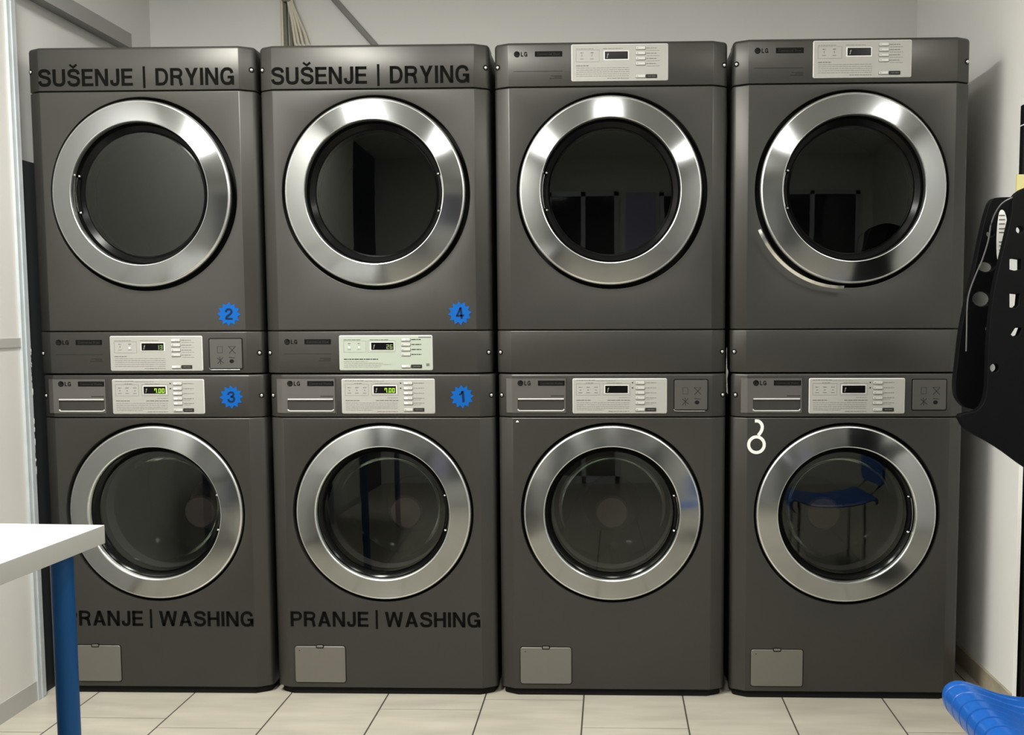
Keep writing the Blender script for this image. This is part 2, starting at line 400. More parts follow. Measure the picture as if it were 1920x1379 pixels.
def handle(side, y0):
    mb = MB(); a0 = 0 if side > 0 else PI; c = .50
    mb.cur = 0
    P = [(.2015*math.cos(a0+t), y0, .2015*math.sin(a0+t)) for t in [(-c+.9*k/24*c/.45) for k in range(25)]]
    P = [(.1955*math.cos(a0-c*.55+c*1.1*k/24), y0+.004, .1955*math.sin(a0-c*.55+c*1.1*k/24)) for k in range(25)]
    mb.tube(P, .0055, 10)
    mb.cur = 1
    P2 = [(.2005*math.cos(a0-c*.5+c*1.0*k/24), y0-.001, .2005*math.sin(a0-c*.5+c*1.0*k/24)) for k in range(25)]
    mb.tube(P2, .0011, 8)
    for t in (-c*.56, c*.56):
        P = [(.1955*math.cos(a0+t)+dx, y0-.0015, .1955*math.sin(a0+t)) for dx in (-.004, -.002, 0, .002, .004)]
        mb.tube(P, [.0008, .0028, .0034, .0028, .0008], 8)
    return mb.mesh('door_handle', [BLKG, CHROME])
for s in (-1, 1): ME['w_h%d' % s] = handle(s, .010); ME['d_h%d' % s] = handle(s, -.008)
# screws
mb = MB(); mb.cur = 1; mb.lathe([(.0085, .0006), (.0078, -.0006), (.0055, .0004)], 0, 0, 20); mb.cur = 0
mb.lathe([(.0056, .0004), (.0050, -.0022), (.0034, -.0038), (.0012, -.0044), (.0003, -.0044)], 0, 0, 20); ME['screw'] = mb.mesh('screw', [SCREW, BLKM], angle=60)
# star stickers
def star(ch):
    mb = MB(); P = []
    for k in range(24):
        a = PI/2+2*PI*k/24; r = .0365 if k % 2 == 0 else .0265; P.append((r*math.cos(a), r*math.sin(a)))
    mb.add([(0, -.0008, 0)]+[(x, -.0008, z) for x, z in P]+[(x, 0, z) for x, z in P],
           [(0, 1+i, 1+(i+1) % 24) for i in range(24)]+[(1+i, 25+i, 25+(i+1) % 24, 1+(i+1) % 24) for i in range(24)])
    m2 = MB(); wd = GL[ch][0]*.034; text(m2, ch, -wd/2, wd/2, -.017, .034, -.0012, -.0006)
    return mb.mesh('number_sticker', BLUEV, False), m2.mesh('numeral', DNUM, False)
for ch in '1234': ME['star'+ch] = star(ch)

# ---- control panel plates; u,v run 0..1 over the plate from the top left
PW, PH = .283, .106
def plate(kind, green=False):
    mb = MB(); mb.cur = 1; mb.rrect(0, PW, -PH, 0, .005, -.0028, .001, .0018); mb.cur = 0; mb.rrect(.0022, PW-.0022, -PH+.0022, -.0022, .003, -.0030, -.002); pl = mb.mesh('control_panel', [SILVG if green else SILV, SILVE], angle=50)
    X = lambda u: u*PW
    Z = lambda v: -v*PH
    t = tL = MB(); tR = MB(); rnd = random.Random(3+len(kind)+green)
    def bar(u0, u1, v, th=.0012, m=0):
        t = tR if u0 > .62 else tL
        t.cur = m; t.box(X(u0), X(u1), -.0034, -.0028, Z(v)-th/2, Z(v)+th/2)
    def words(u0, u1, v, th=.0014, m=0):
        u = u0
        while u < u1:
            wv = min(rnd.uniform(.012, .05), u1-u); bar(u, u+wv, v, th, m); u += wv+.006
    def outline(u0, u1, v0, v1):
        for v in (v0, v1): bar(u0, u1, v, .0005)
        for u in (u0, u1): t.cur = 0; t.box(X(u)-.00025, X(u)+.00025, -.0034, -.0028, Z(v1), Z(v0))
    if kind == 'w':
        words(.04, .24, .055, .0016); words(.25, .46, .07, .0008); words(.14, .22, .13, .0013); words(.36, .52, .13, .0010)
        outline(.04, .29, .15, .475); outline(.325, .61, .15, .475)
        for u in (.085, .165, .25):
            words(u-.018, u+.018, .25, .0022); bar(u-.008, u+.008, .33, .0022); words(u-.02, u+.02, .405, .0016)
        words(.49, .61, .545, .0010); words(.04, .19, .62, .0024, 1 if green else 0); words(.37, .61, .62, .0024)
        for v in (.69, .745, .80, .85): words(.045, .60, v, .0010)
        words(.05, .33, .895, .0010); words(.38, .60, .935, .0016)
        for v in (.125, .27): t = tL; t.cur = 1; t.rrect(X(.628), X(.643), Z(v)-.002, Z(v)+.002, .0018, -.0036, -.0028)
        bv = [.125, .27, .41, .555, .695]
        for v in bv: words(.775, .885, v, .0016)
        for v in (.60, .74): words(.78, .85, v, .0008)
    else:
        words(.05, .23, .13, .0012, 1 if green else 0); words(.33, .53, .13, .0013, 1 if green else 0)
        outline(.05, .29, .16, .48)
        if green: outline(.31, .60, .16, .48)
        for u in (.11, .215):
            words(u-.014, u+.014, .235, .0026); bar(u-.003, u+.003, .31, .006); words(u-.018, u+.018, .40, .0014)
        if green:
            words(.05, .42, .68, .0026, 1); words(.05, .31, .745, .0010)
            for v, e in ((.79, .47), (.83, .56), (.87, .45), (.91, .43)): words(.05, e, v, .0008)
            t = tR; t.cur = 0; t.rrect(X(.93), X(.965), Z(.88), Z(.80), .001, -.0034, -.0028)
            t.cur = 0; t.box(X(.85), X(.985), -.0034, -.0028, Z(.075), Z(.045))
        else:
            words(.05, .18, .585, .0024)
            for v in (.645, .70, .755, .81, .865): words(.05, .60, v, .0010)
            words(.37, .60, .93, .0016)
        bv = [.125, .265, .405, .545]
        for v in bv:
            words(.775, .88, v, .0018 if not green else .0026, 1 if green else 0)
            if not green: words(.78, .91, v+.065, .0009)
    tS = t = MB(); t.cur = 1; t.rrect(X(.77), X(.885), Z(.935), Z(.835), .0015, -.0042, -.0028)
    t.cur = 2; t.box(X(.79), X(.825), -.0046, -.0041, Z(.885)-.0008, Z(.885)+.0008); t.box(X(.83), X(.868), -.0046, -.0041, Z(.885)-.0008, Z(.885)+.0008)
    tm = (tL.mesh('printed_text', [PRN, PRND, SILV], False), tR.mesh('button_captions', [PRN, PRND, SILV], False), tS.mesh('start_label', [PRN, PRND, PRN], False))
    d = MB(); d.cur = 1; d.rrect(X(.335), X(.597), Z(.445), Z(.185), .002, -.0042, -.0028, .0008); d.cur = 0; d.box(X(.347), X(.585), -.0046, -.0040, Z(.415), Z(.208)); d.cur = 2
    for a, b, c_, e in ((.372, .378, .37, .28), (.378, .385, .31, .26), (.366, .376, .38, .36)): d.box(X(a), X(b), -.0049, -.0044, Z(c_), Z(e))
    dm = d.mesh('display', [BLKG, SILVE, DIM], False)
    return pl, tm, dm, bv
ME['p_w'] = plate('w'); ME['p_d'] = plate('d'); ME['p_g'] = plate('d', True)
def button(lit):
    mb = MB(); mb.cur = 0; mb.rrect(0, .0275, -.0042, .0042, .0016, -.0062, -.002, .001)
    mb.cur = 1; mb.rrect(-.0006, .0283, -.0052, .0044, .0018, -.0036, -.002)
    mb.cur = 2; mb.rrect(.003, .0125 if lit else .007, -.0020 if lit else -.0007, .0022 if lit else .0007, .0005, -.0067, -.006)
    return mb.mesh('button', [BTN, PRN, BTNW if lit else PRN], True)
ME['btn0'] = button(False); ME['btn1'] = button(True)
mb = MB(); mb.rrect(-.0022, .0022, -.0028, .0028, .002, -.0046, -.0028); ME['led'] = mb.mesh('indicator_light', LEDW)
def digits(s, m):
    mb = MB(); x = PW*.583; h = .0135; wd = .0078; z = -PH*.39
    for ch in reversed(s):
        if ch == '.': x -= .0024; mb.box(x+.0004, x+.0020, -.0052, -.0044, z, z+.0020); continue
        x -= wd+.0026; seven(mb, ch, x, z, wd, h, -.0052, -.0044, .0022)
    return mb.mesh('digits', m, False)
ME['dg700'] = digits('7.00', DIG); ME['dg26'] = digits('26', DIGD); ME['dg13'] = digits('13', DIGD)
def add_panel(root, key, x, ztop, lit=(), dg=None, leds=()):
    pl, tm, dm, bv = ME[key]
    p = inst('control_panel', pl, root, (x, 0, ztop))
    inst('printed_text', tm[0], p); inst('button_captions', tm[1], p); inst('start_label', tm[2], p); inst('display', dm, p)
    if dg: inst('digits', ME[dg], p)
    for i, v in enumerate(bv): inst('button', ME['btn1' if i in lit else 'btn0'], p, (.667*PW, 0, -v*PH))
    inst('button', ME['btn1' if 9 in lit else 'btn0'], p, (.667*PW, 0, -.885*PH))
    for u in leds: inst('indicator_light', ME['led'], p, (u*PW, 0, -.335*PH))
    return p
# ---- logo: round mark, two letters, framed name strip
def logo(cat):
    mb = MB(); mb.cur = 0
    mb.prism([(.0086*math.cos(2*PI*k/28), .0086*math.sin(2*PI*k/28)) for k in range(28)], -.0010, .0004)
    mb.cur = 1
    T = lambda a, b: (a, b)
    stroke(mb, [(-.0055*math.sin(t), .0055*math.cos(t)) for t in [.3+4.4*k/16 for k in range(17)]], .0008, T, -.0014, -.0008)
    mb.box(-.0004, .0004, -.0014, -.0008, -.003, .0035); mb.box(-.0004, .0025, -.0014, -.0008, -.003, -.0022)
    mb.cur = 0
    text(mb, 'LG', .0118, .0305, -.0064, .0128, -.0010, .0004, gap=.22)
    x0, x1 = .0528, .1328
    mb.rrect(x0, x1, -.0075, .0075, .001, -.0010, .0004)
    mb.cur = 1
    for a in ((x0+.004, x1-.003, .0042, .0046), (x0+.004, x1-.003, -.0046, -.0042)): mb.box(a[0], a[1], -.0013, -.0008, a[2], a[3])
    cu = bpy.data.curves.new('t', 'FONT'); cu.body = 'Commercial '+cat; cu.size = .0075; o = bpy.data.objects.new('t', cu); COL.objects.link(o)
    bpy.context.view_layer.update(); me = o.to_mesh(); wv = max(v.co.x for v in me.vertices)
    k = (x1-x0-.012)/wv
    mb.add([(x0+.007+v.co.x*k, -.0013, v.co.y-.0026) for v in me.vertices], [tuple(p.vertices) for p in me.polygons])
    o.to_mesh_clear(); bpy.data.objects.remove(o); bpy.data.curves.remove(cu)
    return mb.mesh('brand_badge', [LOGO, LOGL], False)
ME['logoW'] = logo('Washer'); ME['logoD'] = logo('Dryer')
mb = MB(); mb.box(-.284, -.141, -.0006, .0003, -.0006, .0006)
for z, u in ((-.0135, -.176), (-.0170, -.165), (-.021, -.180)): mb.box(u, -.143, -.0006, .0003, z-.0009, z+.0009)
ME['spec'] = mb.mesh('printed_lines', PRND, False)
# ---- drawer
def drawer():
    mb = MB(); x0, x1, z0, z1 = -.300, -.1385, .8765, .9800; hx0, hx1, hz0, hz1 = -.2830, -.1430, .8815, .9200
    mb.box(x0, hx0, -.0025, .003, z0, z1); mb.box(hx1, x1, -.0025, .003, z0, z1)
    mb.box(hx0, hx1, -.0025, .003, hz1, z1); mb.box(hx0, hx1, -.0025, .003, z0, hz0)
    mb.add([(x0, -.0025, z0), (x0, -.0025, z1), (-.3180, .0062, z1), (-.3180, .0062, z0), (-.3180, .010, z0), (-.3180, .010, z1), (x0, .003, z0), (x0, .003, z1)],
           [(0, 1, 2, 3), (3, 2, 5, 4), (1, 7, 5, 2), (0, 3, 4, 6)])
    mb.cur = 1; mb.box(hx0, hx1, .018, .020, hz0, hz1); mb.box(hx0-.001, hx0, -.002, .02, hz0, hz1); mb.box(hx1, hx1+.001, -.002, .02, hz0, hz1)
    mb.box(hx0, hx1, -.002, .02, hz1, hz1+.001); mb.box(hx0, hx1, -.002, .02, hz0-.001, hz0)
    mb.cur = 2; mb.box(-.183, -.143, -.0029, -.002, .9262, .9285)
    d = mb.mesh('detergent_drawer', [DRAW, BLKM, PRND], False)
    h = MB(); h.cur = 0
    h.tube([(hx0+.001, -.003, hz1-.002), (hx1-.001, -.003, hz1-.002)], .0026, 10)
    h.tube([(hx0+.0005, -.002, hz0+.006), (hx0+.002, -.003, hz0+.0025), (hx0+.006, -.003, hz0+.001), (hx1-.006, -.003, hz0+.001), (hx1-.002, -.003, hz0+.0025), (hx1-.0005, -.002, hz0+.006)], .0022, 10)
    h.cur = 1; h.rrect(hx0+.012, hx1-.003, hz0+.010, hz1-.004, .002, .008, .018, .002)
    return d, h.mesh('drawer_pull', [BTN, CAB])
ME['drawer'] = drawer()
mb = MB()
P = rr(-.321, -.1335, .8725, .984, .004); mb.prism([(max(x, -.2995), z) for x, z in P], -.0004, .001); ME['drw_gap'] = mb.mesh('drawer_surround', CAB, False)
# ---- filter cover, blank plate
mb = MB(); mb.cur = 1; mb.rrect(-.2835, -.1225, .0375, .1555, .009, -.0005, .001); mb.cur = 0; mb.rrect(-.2815, -.1250, .0395, .1535, .0075, -.0030, .001, .0014)
mb.cur = 1; mb.prism([(-.2665+.0016*math.cos(k*PI/5), .1405+.0016*math.sin(k*PI/5)) for k in range(10)], -.0034, -.0025)
ME['filter'] = mb.mesh('filter_cover', [FILT, BLKM])
mb = MB(); mb.cur = 1; mb.rrect(-.2155, -.1905, .1475, .1585, .004, -.0034, .001); mb.cur = 0; mb.rrect(-.2130, -.1930, .1500, .1570, .0028, -.0042, .001, .001); ME['latch'] = mb.mesh('latch', [FILT, BLKM])
def coin(bright):
    mb = MB(); mb.cur = 1; mb.rrect(0, .104, -.095, 0, .005, -.0008, .001); mb.cur = 0; mb.rrect(.003, .101, -.092, -.003, .004, -.0030, .001, .0012)
    mb.cur = 2; y = -.0033
    for a, b, c_, e in ((.027, .043, -.026, -.025), (.027, .043, -.045, -.044), (.027, .028, -.045, -.025), (.042, .043, -.045, -.025)): mb.box(a, b, y, -.002, c_, e)
    T = lambda a, b: (a, b)
    for a, b in (((.062, -.047), (.082, -.026)), ((.062, -.026), (.082, -.047)), ((.026, -.078), (.044, -.058)), ((.026, -.060), (.046, -.076)), ((.034, -.056), (.036, -.080))):
        stroke(mb, [a, b], .0018, T, y, -.002)
    mb.box(.060, .082, y, -.002, -.026, -.0248)
    mb.cur = 1; mb.prism([(.070+.007*math.cos(k*PI/6), -.070+.006*math.sin(k*PI/6)) for k in range(12)], y, -.002); stroke(mb, [(.062, -.058), (.080, -.060)], .0015, T, y, -.002)
    if bright: mb.cur = 3; mb.tube([(.001, -.0025, -.090), (.004, -.0028, -.0945), (.010, -.0028, -.0955), (.094, -.0028, -.0955)], .0013, 8)
    return mb.mesh('blanking_plate', [COIN, BLKM, PRND, CHROME])
ME['coin1'] = coin(True); ME['coin0'] = coin(False)
def lettering(s, x0, x1, z0, h, dz=0):
    mb = MB(); text(mb, s, x0, x1, z0, h, -.0009, .0002, space=.34+dz); return mb.mesh('lettering', VINYL, False)
ME['t_dry'] = lettering('SU^SENJE | DRYING', -.301, .287, .8585, .0500, .17)
ME['t_was'] = lettering('PRANJE | WASHING', -.2925, .2945, .2155, .0470)
ME['base'] = None

def screws(root, zs):
    for z in zs:
        for s in (-1, 1):
            o = inst('screw', ME['screw'], root, (s*.3335, .0163, z), (0, 0, s*.62))

def washer(x, y, rz, label, cx=0., lit=(), dg=None, star=None, coinp=None, text_=False):
    t = thing('washing_machine', label, 'washing machine', (x, y, 0), rz, 'front-loading washers in the bottom row')
    inst('cabinet', ME['w_cab'], t); inst('plinth', ME['plinth'], t)
    inst('front_panel', ME['w_front'], t); f = inst('control_fascia', ME['w_band'], t)
    if 'rec_w' not in ME: ME['rec_w'] = recess(0, 0, .2765, 1.).mesh('door_recess', BLKM)
    inst('door_recess', ME['rec_w'], t, (0, 0, .5695))
    dr = inst('drum', ME['w_drum'], t, (0, 0, .5695)); inst('drum_hub', ME['w_hub'], dr, (0, 0, -.062))
    d = inst('door', ME['w_ring'], t, (cx, 0, .5695))
    inst('inner_frame', ME['w_in'], d); inst('door_glass', ME['w_pane'], d); inst('glass_bowl', ME['w_bowl'], d); inst('door_handle', ME['w_h1'], d)
    add_panel(t, 'p_w', -.1180, .9800, lit, dg)
    inst('drawer_surround', ME['drw_gap'], t); dw = inst('detergent_drawer', ME['drawer'][0], t); inst('drawer_pull', ME['drawer'][1], dw)
    inst('brand_badge', ME['logoW'], dw, (-.2745, -.0025, .9660))
    fc = inst('filter_cover', ME['filter'], t); inst('latch', ME['latch'], fc)
    screws(t, [.929])
    if star: s = inst('number_sticker', ME['star'+star][0], t, (.2465, -.0002, .9255), (0, random.uniform(-.1, .1), 0)); inst('numeral', ME['star'+star][1], s); s['label'] = 'blue starburst sticker with the number '+star
    if coinp is not None: inst('blanking_plate', ME['coin%d' % coinp], t, (.1845, 0, .9775))
    if text_: inst('lettering', ME['t_was'], t)
    return t
def dryer(x, y, rz, base, label, cx=.003, panel='low', key='p_d', lit=(), dg=None, leds=(), star=None, coinp=None, text_=False, side=1):
    t = thing('tumble_dryer', label, 'dryer', (x, y, base), rz, 'dryers stacked on the washers')
    inst('cabinet', ME['d_cab'], t); inst('base_pad', ME['d_foot'], t)
    inst('front_panel', ME['d_front'], t); inst('lower_fascia', ME['d_low'], t); inst('upper_fascia', ME['d_top'], t)
    if 'rec_d' not in ME: ME['rec_d'] = recess(0, 0, .2805, 1.0165).mesh('door_recess', BLKM)
    inst('door_recess', ME['rec_d'], t, (.003, 0, .5395))
    inst('drum', ME['d_drum'], t, (.003, 0, .5395))
    d = inst('door', ME['d_ring'], t, (cx, 0, .5395))
    inst('inner_frame', ME['d_in'], d); inst('door_glass', ME['d_pane'], d); inst('door_handle', ME['d_h%d' % side], d)
    if panel == 'low': add_panel(t, key, -.1165, .1175, lit, dg, leds); zt = .0985; zl = .062
    else: add_panel(t, key, -.1150, .9645, lit, dg, leds); zt = .9385; zl = .889
    inst('brand_badge', ME['logoD'], t, (-.2745, 0, zt)); inst('printed_lines', ME['spec'], t, (0, 0, zl))
    screws(t, [.065, .905])
    if star: s = inst('number_sticker', ME['star'+star][0], t, (.2495, -.0002, .1825), (0, random.uniform(-.1, .1), 0)); inst('numeral', ME['star'+star][1], s); s['label'] = 'blue starburst sticker with the number '+star
    if coinp is not None: inst('blanking_plate', ME['coin%d' % coinp], t, (.1850, 0, .1105))
    if text_: inst('lettering', ME['t_dry'], t)
    return t
DB = .9936
DBs = DB+.0057-.0057
W1 = washer(.1774, -.003, .0014, 'lower grey front-loading washer with blue star number 3, partly behind the white table', .002, (0,1,2,3,4), 'dg700', '3', None, True)
W2 = washer(.8784, .001, 0, 'lower grey front-loading washer with blue star number 1 and PRANJE | WASHING lettering', .001, (0,1,2,3,4), 'dg700', '1', None, True)
W3 = washer(1.5759, .004, 0, 'grey washer without lettering or star, white chip below its drawer, third from the left', 0, (), None, None, 1)
W4 = washer(2.2791, -.002, -.0019, 'grey washer at the right end with a white broken figure 8 near its door', -.002, (), None, None, 0)
D1 = dryer(.1751, -.004, .003, DB, 'upper dryer with blue star number 2 and SUSENJE | DRYING lettering, far left', .004, 'low', 'p_d', (0, 9), 'dg13', (.215,), '2', 1, True, -1)
D2 = dryer(.8719, .002, 0, DB, 'upper dryer with blue star number 4 and SUSENJE | DRYING lettering', .004, 'low', 'p_g', (0, 9), 'dg26', (.11, .215), '4', None, True, 1)
D3 = dryer(1.5735, .003, 0, DB, 'upper dryer without stickers, control panel on top, third from the left', -.001, 'top', 'p_d', (), None, (), None, None, False, -1)
D4 = dryer(2.2743, -.004, -.0013, DB, 'upper dryer at the right end with a silver trim strip peeling off its door', .003, 'top', 'p_d', (), None, (), None, None, False, -1)
# scraps on the machines
mb = MB(); T = lambda a, b: (a, b)
stroke(mb, [(-.2712+.0232*math.cos(a), .7805+.0236*math.sin(a)) for a in [2*PI*k/40 for k in range(41)]], .0092, T, -.0010, .0002)
stroke(mb, crom([(-.2765, .8520), (-.2665, .8515), (-.2575, .8440), (-.2545, .8330), (-.2575, .8210), (-.2660, .8085)], 6), .0095, T, -.0010, .0002)
o = inst('painted_number', mb.mesh('painted_number', WHT, False), W4); o['label'] = 'white broken figure 8'
mb = MB(); mb.prism([(-.2895, .8475), (-.2800, .8480), (-.2820, .8515), (-.2855, .8535), (-.2880, .8510)], -.0008, .0002)
inst('paint_chip', mb.mesh('paint_chip', WHT, False), W3)
mb = MB(); V = []; n = 40
for k in range(n+1):
    t = k/n; a = math.radians(203+62*t); r = .2905-.0135*t**2.2; wd = .0085
    for rr2, yy in ((r, -.030), (r+wd, -.026), (r+wd, -.024), (r, -.028)): V.append((rr2*math.cos(a), yy, rr2*math.sin(a)*1.02))
fs = []
for k in range(n):
    for j in range(4): fs.append((k*4+j, k*4+(j+1) % 4, k*4+4+(j+1) % 4, k*4+4+j))
fs += [(0, 1, 2, 3), (n*4+3, n*4+2, n*4+1, n*4)]
mb.add(V, fs); o = inst('loose_trim', mb.mesh('loose_trim', CHROME), D4, (.003, 0, .5395)); o['label'] = 'silver trim strip peeling away'

# ------------------------------------------------------------------ room
CZ = 2.65; XR = 2.742; XL = -.226; YB = .90
YF = -4.7; XF = 3.75
tmA = mat('floor_tile', (.43, .402, .332), .28, noise=.13, nscale=5)
nt = tmA.node_tree
for nd in nt.nodes:
    if nd.type == 'TEX_NOISE':
        mpn = nt.nodes.new('ShaderNodeMapping'); mpn.inputs['Scale'].default_value = (.7, 3.5, 1)
        src = nd.inputs['Vector'].links[0].from_socket; nt.links.new(src, mpn.inputs['Vector']); nt.links.new(mpn.outputs['Vector'], nd.inputs['Vector'])
GROUT = mat('grout', (.05, .045, .038), .8)
fl = MB(); fl.cur = 1; fl.box(XL-.05, XF, YF, YB+.05, -.05, -.0012); fl.cur = 0
g0, gp = -.0267, .3031
offm = {0: -.180, 1: -.2415, 2: -.50, 3: -.1018, 4: -.0256, 5: -.2164, 6: -.55, 7: -.45, 8: -.2274}
g = .0024
for i in range(-2, 17):
    x0 = g0+(i)*gp+g; x1 = g0+(i+1)*gp-g
    x0 = max(x0, XL-.05); x1 = min(x1, XF)
    if x1 <= x0: continue
    yo = offm.get(i, random.uniform(-.6, 0)); L = .61
    y = yo+L*3
    while y > YF:
        a, b = max(y-L+g*.7, YF), min(y-g*.7, YB+.05)
        if b > a: fl.box(x0, x1, a, b, -.04, 0)
        y -= L
struct('floor', fl, [tmA, GROUT])
mb = MB(); mb.box(XL-.1, XF+.1, YF-.1, YB+.15, CZ, CZ+.1); struct('ceiling', mb, CEIL)
mb = MB(); mb.box(XL-.1, XF+.1, YB, YB+.1, -.05, CZ); struct('wall_back', mb, WALL)
mb = MB(); mb.box(XL-.1, XL, -.02, YB, -.05, CZ); struct('wall_left', mb, WALL)
mb = MB(); mb.box(XR, XR+.012, -.10, YB, 0, CZ); struct('wall_right', mb, WALLR)
mb = MB(); mb.box(XF, XF+.1, YF, YB, -.05, CZ); struct('wall_far_right', mb, WALL)
mb = MB(); mb.box(XL-.1, XF+.1, YF-.1, YF, -.05, CZ); struct('wall_front', mb, WALL)
mb = MB(); mb.box(XR-.009, XR, -.10, YB, 0, .062); struct('baseboard_right', mb, SKIRT)
# doorway and window behind the camera (seen only mirrored in the door glass)
mb = MB(); mb.cur = 1; mb.box(.75, 1.62, YF, YF+.02, 0, 2.1); mb.cur = 0
for a in (.70, 1.16, 1.62): mb.box(a, a+.06, YF, YF+.06, 0, 2.16)
mb.box(.70, 1.68, YF, YF+.06, 2.10, 2.18); mb.box(.70, 1.68, YF, YF+.06, 0, .1)
struct('door_1', mb, [ALU, DARKG])
mb = MB(); mb.cur = 1; mb.box(2.3, 3.5, YF, YF+.02, .9, 2.1); mb.cur = 0
for a in (2.25, 2.87, 3.5): mb.box(a, a+.06, YF, YF+.05, .85, 2.15)
mb.box(2.25, 3.56, YF, YF+.05, 2.1, 2.16); mb.box(2.25, 3.56, YF, YF+.05, .84, .9)
struct('window_1', mb, [ALU, DARKG])
mb = MB(); mb.box(1.78, 2.20, YF, YF+.02, .9, 2.15); struct('added_tint_panel_1', mb, LAV)  # unseen panel added to tint the washer ring reflections lavender
# ceiling lamps
mf = MB(); mf.box(-.16, .16, -.60, .60, -.045, 0); fm = mf.mesh('ceiling_lamp', LAMPF, False)
md = MB(); md.box(-.145, .145, -.58, .58, -.052, -.0455); dm = md.mesh('lamp_diffuser', LAMPM, False)
for i, (lx, ly, pw) in enumerate(LAMPS):
    t = thing('ceiling_lamp', ['long ceiling lamp nearest the left partition', 'long ceiling lamp in the middle of the room', 'added long ceiling lamp brightening the far right wall'][i], 'lamp', (lx, ly, CZ), 0, 'ceiling lamps', fm)
    inst('lamp_diffuser', dm, t)

# partition on the left (white panels in an aluminium frame)
t = thing('partition', 'white panelled partition with aluminium post and grey rails left of the machines', 'partition', (-.19, 0, 0))
mb = MB(); mb.box(-.012, .006, -3.2, -.055, 1.107, CZ); inst('upper_panel', mb.mesh('upper_panel', PANEL, False), t)
mb = MB(); mb.box(-.012, .006, -3.2, -.055, .060, 1.080); inst('lower_panel', mb.mesh('lower_panel', PANEL, False), t)
mb = MB(); mb.box(-.014, .010, -3.2, -.055, 1.080, 1.107); inst('rail', mb.mesh('rail', RAILG, False), t)
mb = MB(); mb.box(-.014, .010, -3.2, -.055, 0, .060); inst('rail', mb.mesh('rail', RAILG, False), t)
mb = MB(); mb.rrect(-.018, .014, 0, CZ-.002, .003, -.060, -.021); mb2 = MB()
rnd = random.Random(5)
for k in range(26):
    zc = rnd.choice([rnd.uniform(.62, 1.12), rnd.uniform(.95, 1.06), rnd.uniform(.70, .85)]); h = rnd.uniform(.006, .026); wd = rnd.uniform(.002, .0045); mb2.cur = k % 2
    mb2.add([(.0142, -.0212, zc), (.0150, -.0212-wd, zc+h*.35), (.0142, -.0212-wd*.6, zc+h), (.0144, -.0190, zc+h*.8), (.0142, -.0192, zc+h*.2)], [(0, 1, 2, 3, 4), (4, 3, 2, 1, 0)])
inst('post', mb.mesh('post', ALU), t)
mb = MB(); mb.box(.0141, .0170, -.0445, -.0385, .0, CZ-.002); inst('post_bead', mb.mesh('post_bead', ALU, False), t)
inst('torn_sealant', mb2.mesh('torn_sealant', [WHT, CAB], False), t)
SHADE = mat('painted_shade', (.016, .020, .021), .6)  # near-black strip painting in the shade between the post and the first machine
mb = MB(); mb.box(-.026, -.002, -.0205, .10, 0, 1.64); inst('shade_strip', mb.mesh('shade_strip', SHADE, False), t)
# cable trunking above the dryer
mb = MB(); mb.box(0, .045, -.0, .665, 0, .052); thing('cable_trunking', 'grey cable trunking on the left wall above the far left dryer', 'trunking', (XL, 0, 2.148), 0, None, mb.mesh('cable_trunking', TRUNK, False)).rotation_euler = (.008, 0, 0)

# cables and pipe on the back wall
def wp(x, z): return 1.5752+(x-1.5752)*1.01376, 1.1566+(z-1.1566)*1.01376
def cable(name, pts, r, m, label, cat, group=None):
    if pts[0][1] > YB-.05: pts = [(wp(x, z)[0], y, min(wp(x, z)[1], CZ)) for x, y, z in pts]
    mb = MB(); mb.tube(crom(pts, 6), r, 8); me = mb.mesh(name, m); return thing(name, label, cat, group=group, me=me)
yb = YB-.012
cable('electrical_cable', [(.330, yb, CZ), (.330, yb, 2.3), (.336, yb, 2.0), (.336, yb, 1.2)], .008, OLIVE, 'olive vertical cable on the back wall, leftmost of the bundle', 'cable', 'cables above the second dryer')
cable('electrical_cable', [(.352, yb, CZ), (.350, yb, 2.3), (.354, yb, 2.1), (.356, yb, 1.2)], .006, OLIVE, 'dark vertical cable on the back wall beside the cream cables', 'cable', 'cables above the second dryer')
cable('electrical_cable', [(.318, yb, CZ), (.318, yb, 2.0), (.320, yb, 1.2)], .007, CREAM, 'straight cream cable at the left edge of the bundle', 'cable', 'cables above the second dryer')
for k, (a, b, c_) in enumerate(((.347, .361, .370), (.352, .370, .383), (.356, .381, .398), (.360, .391, .417))):
    cable('electrical_cable', [(a-.008, yb-.014, CZ), (a-.004, yb-.014, 2.44), (a, yb-.014, 2.37), (b, yb-.014, 2.29), (c_, yb-.013, 2.215), (c_+.015, yb-.013, 2.1), (c_+.03, yb-.012, 1.3)], .0055, CREAM, 'cream cable fanning out above the second dryer', 'cable', 'cream cables fanning out on the back wall')
mb = MB(); mb.rrect(-.012, .022, -.02, .03, .006, -.022, .006); thing('cable_tie', 'dark tape wrapped round the cable bundle at the top', 'tie', (.3195, yb, 2.402), 0, None, mb.mesh('cable_tie', OLIVE))
cable('wall_pipe', [(.40, yb, 2.52), (.523, yb, 2.375), (.66, yb, 2.220), (.80, yb, 2.065), (.95, yb, 1.90)], .0115, PIPE, 'grey pipe slanting down the back wall behind the second dryer', 'pipe')
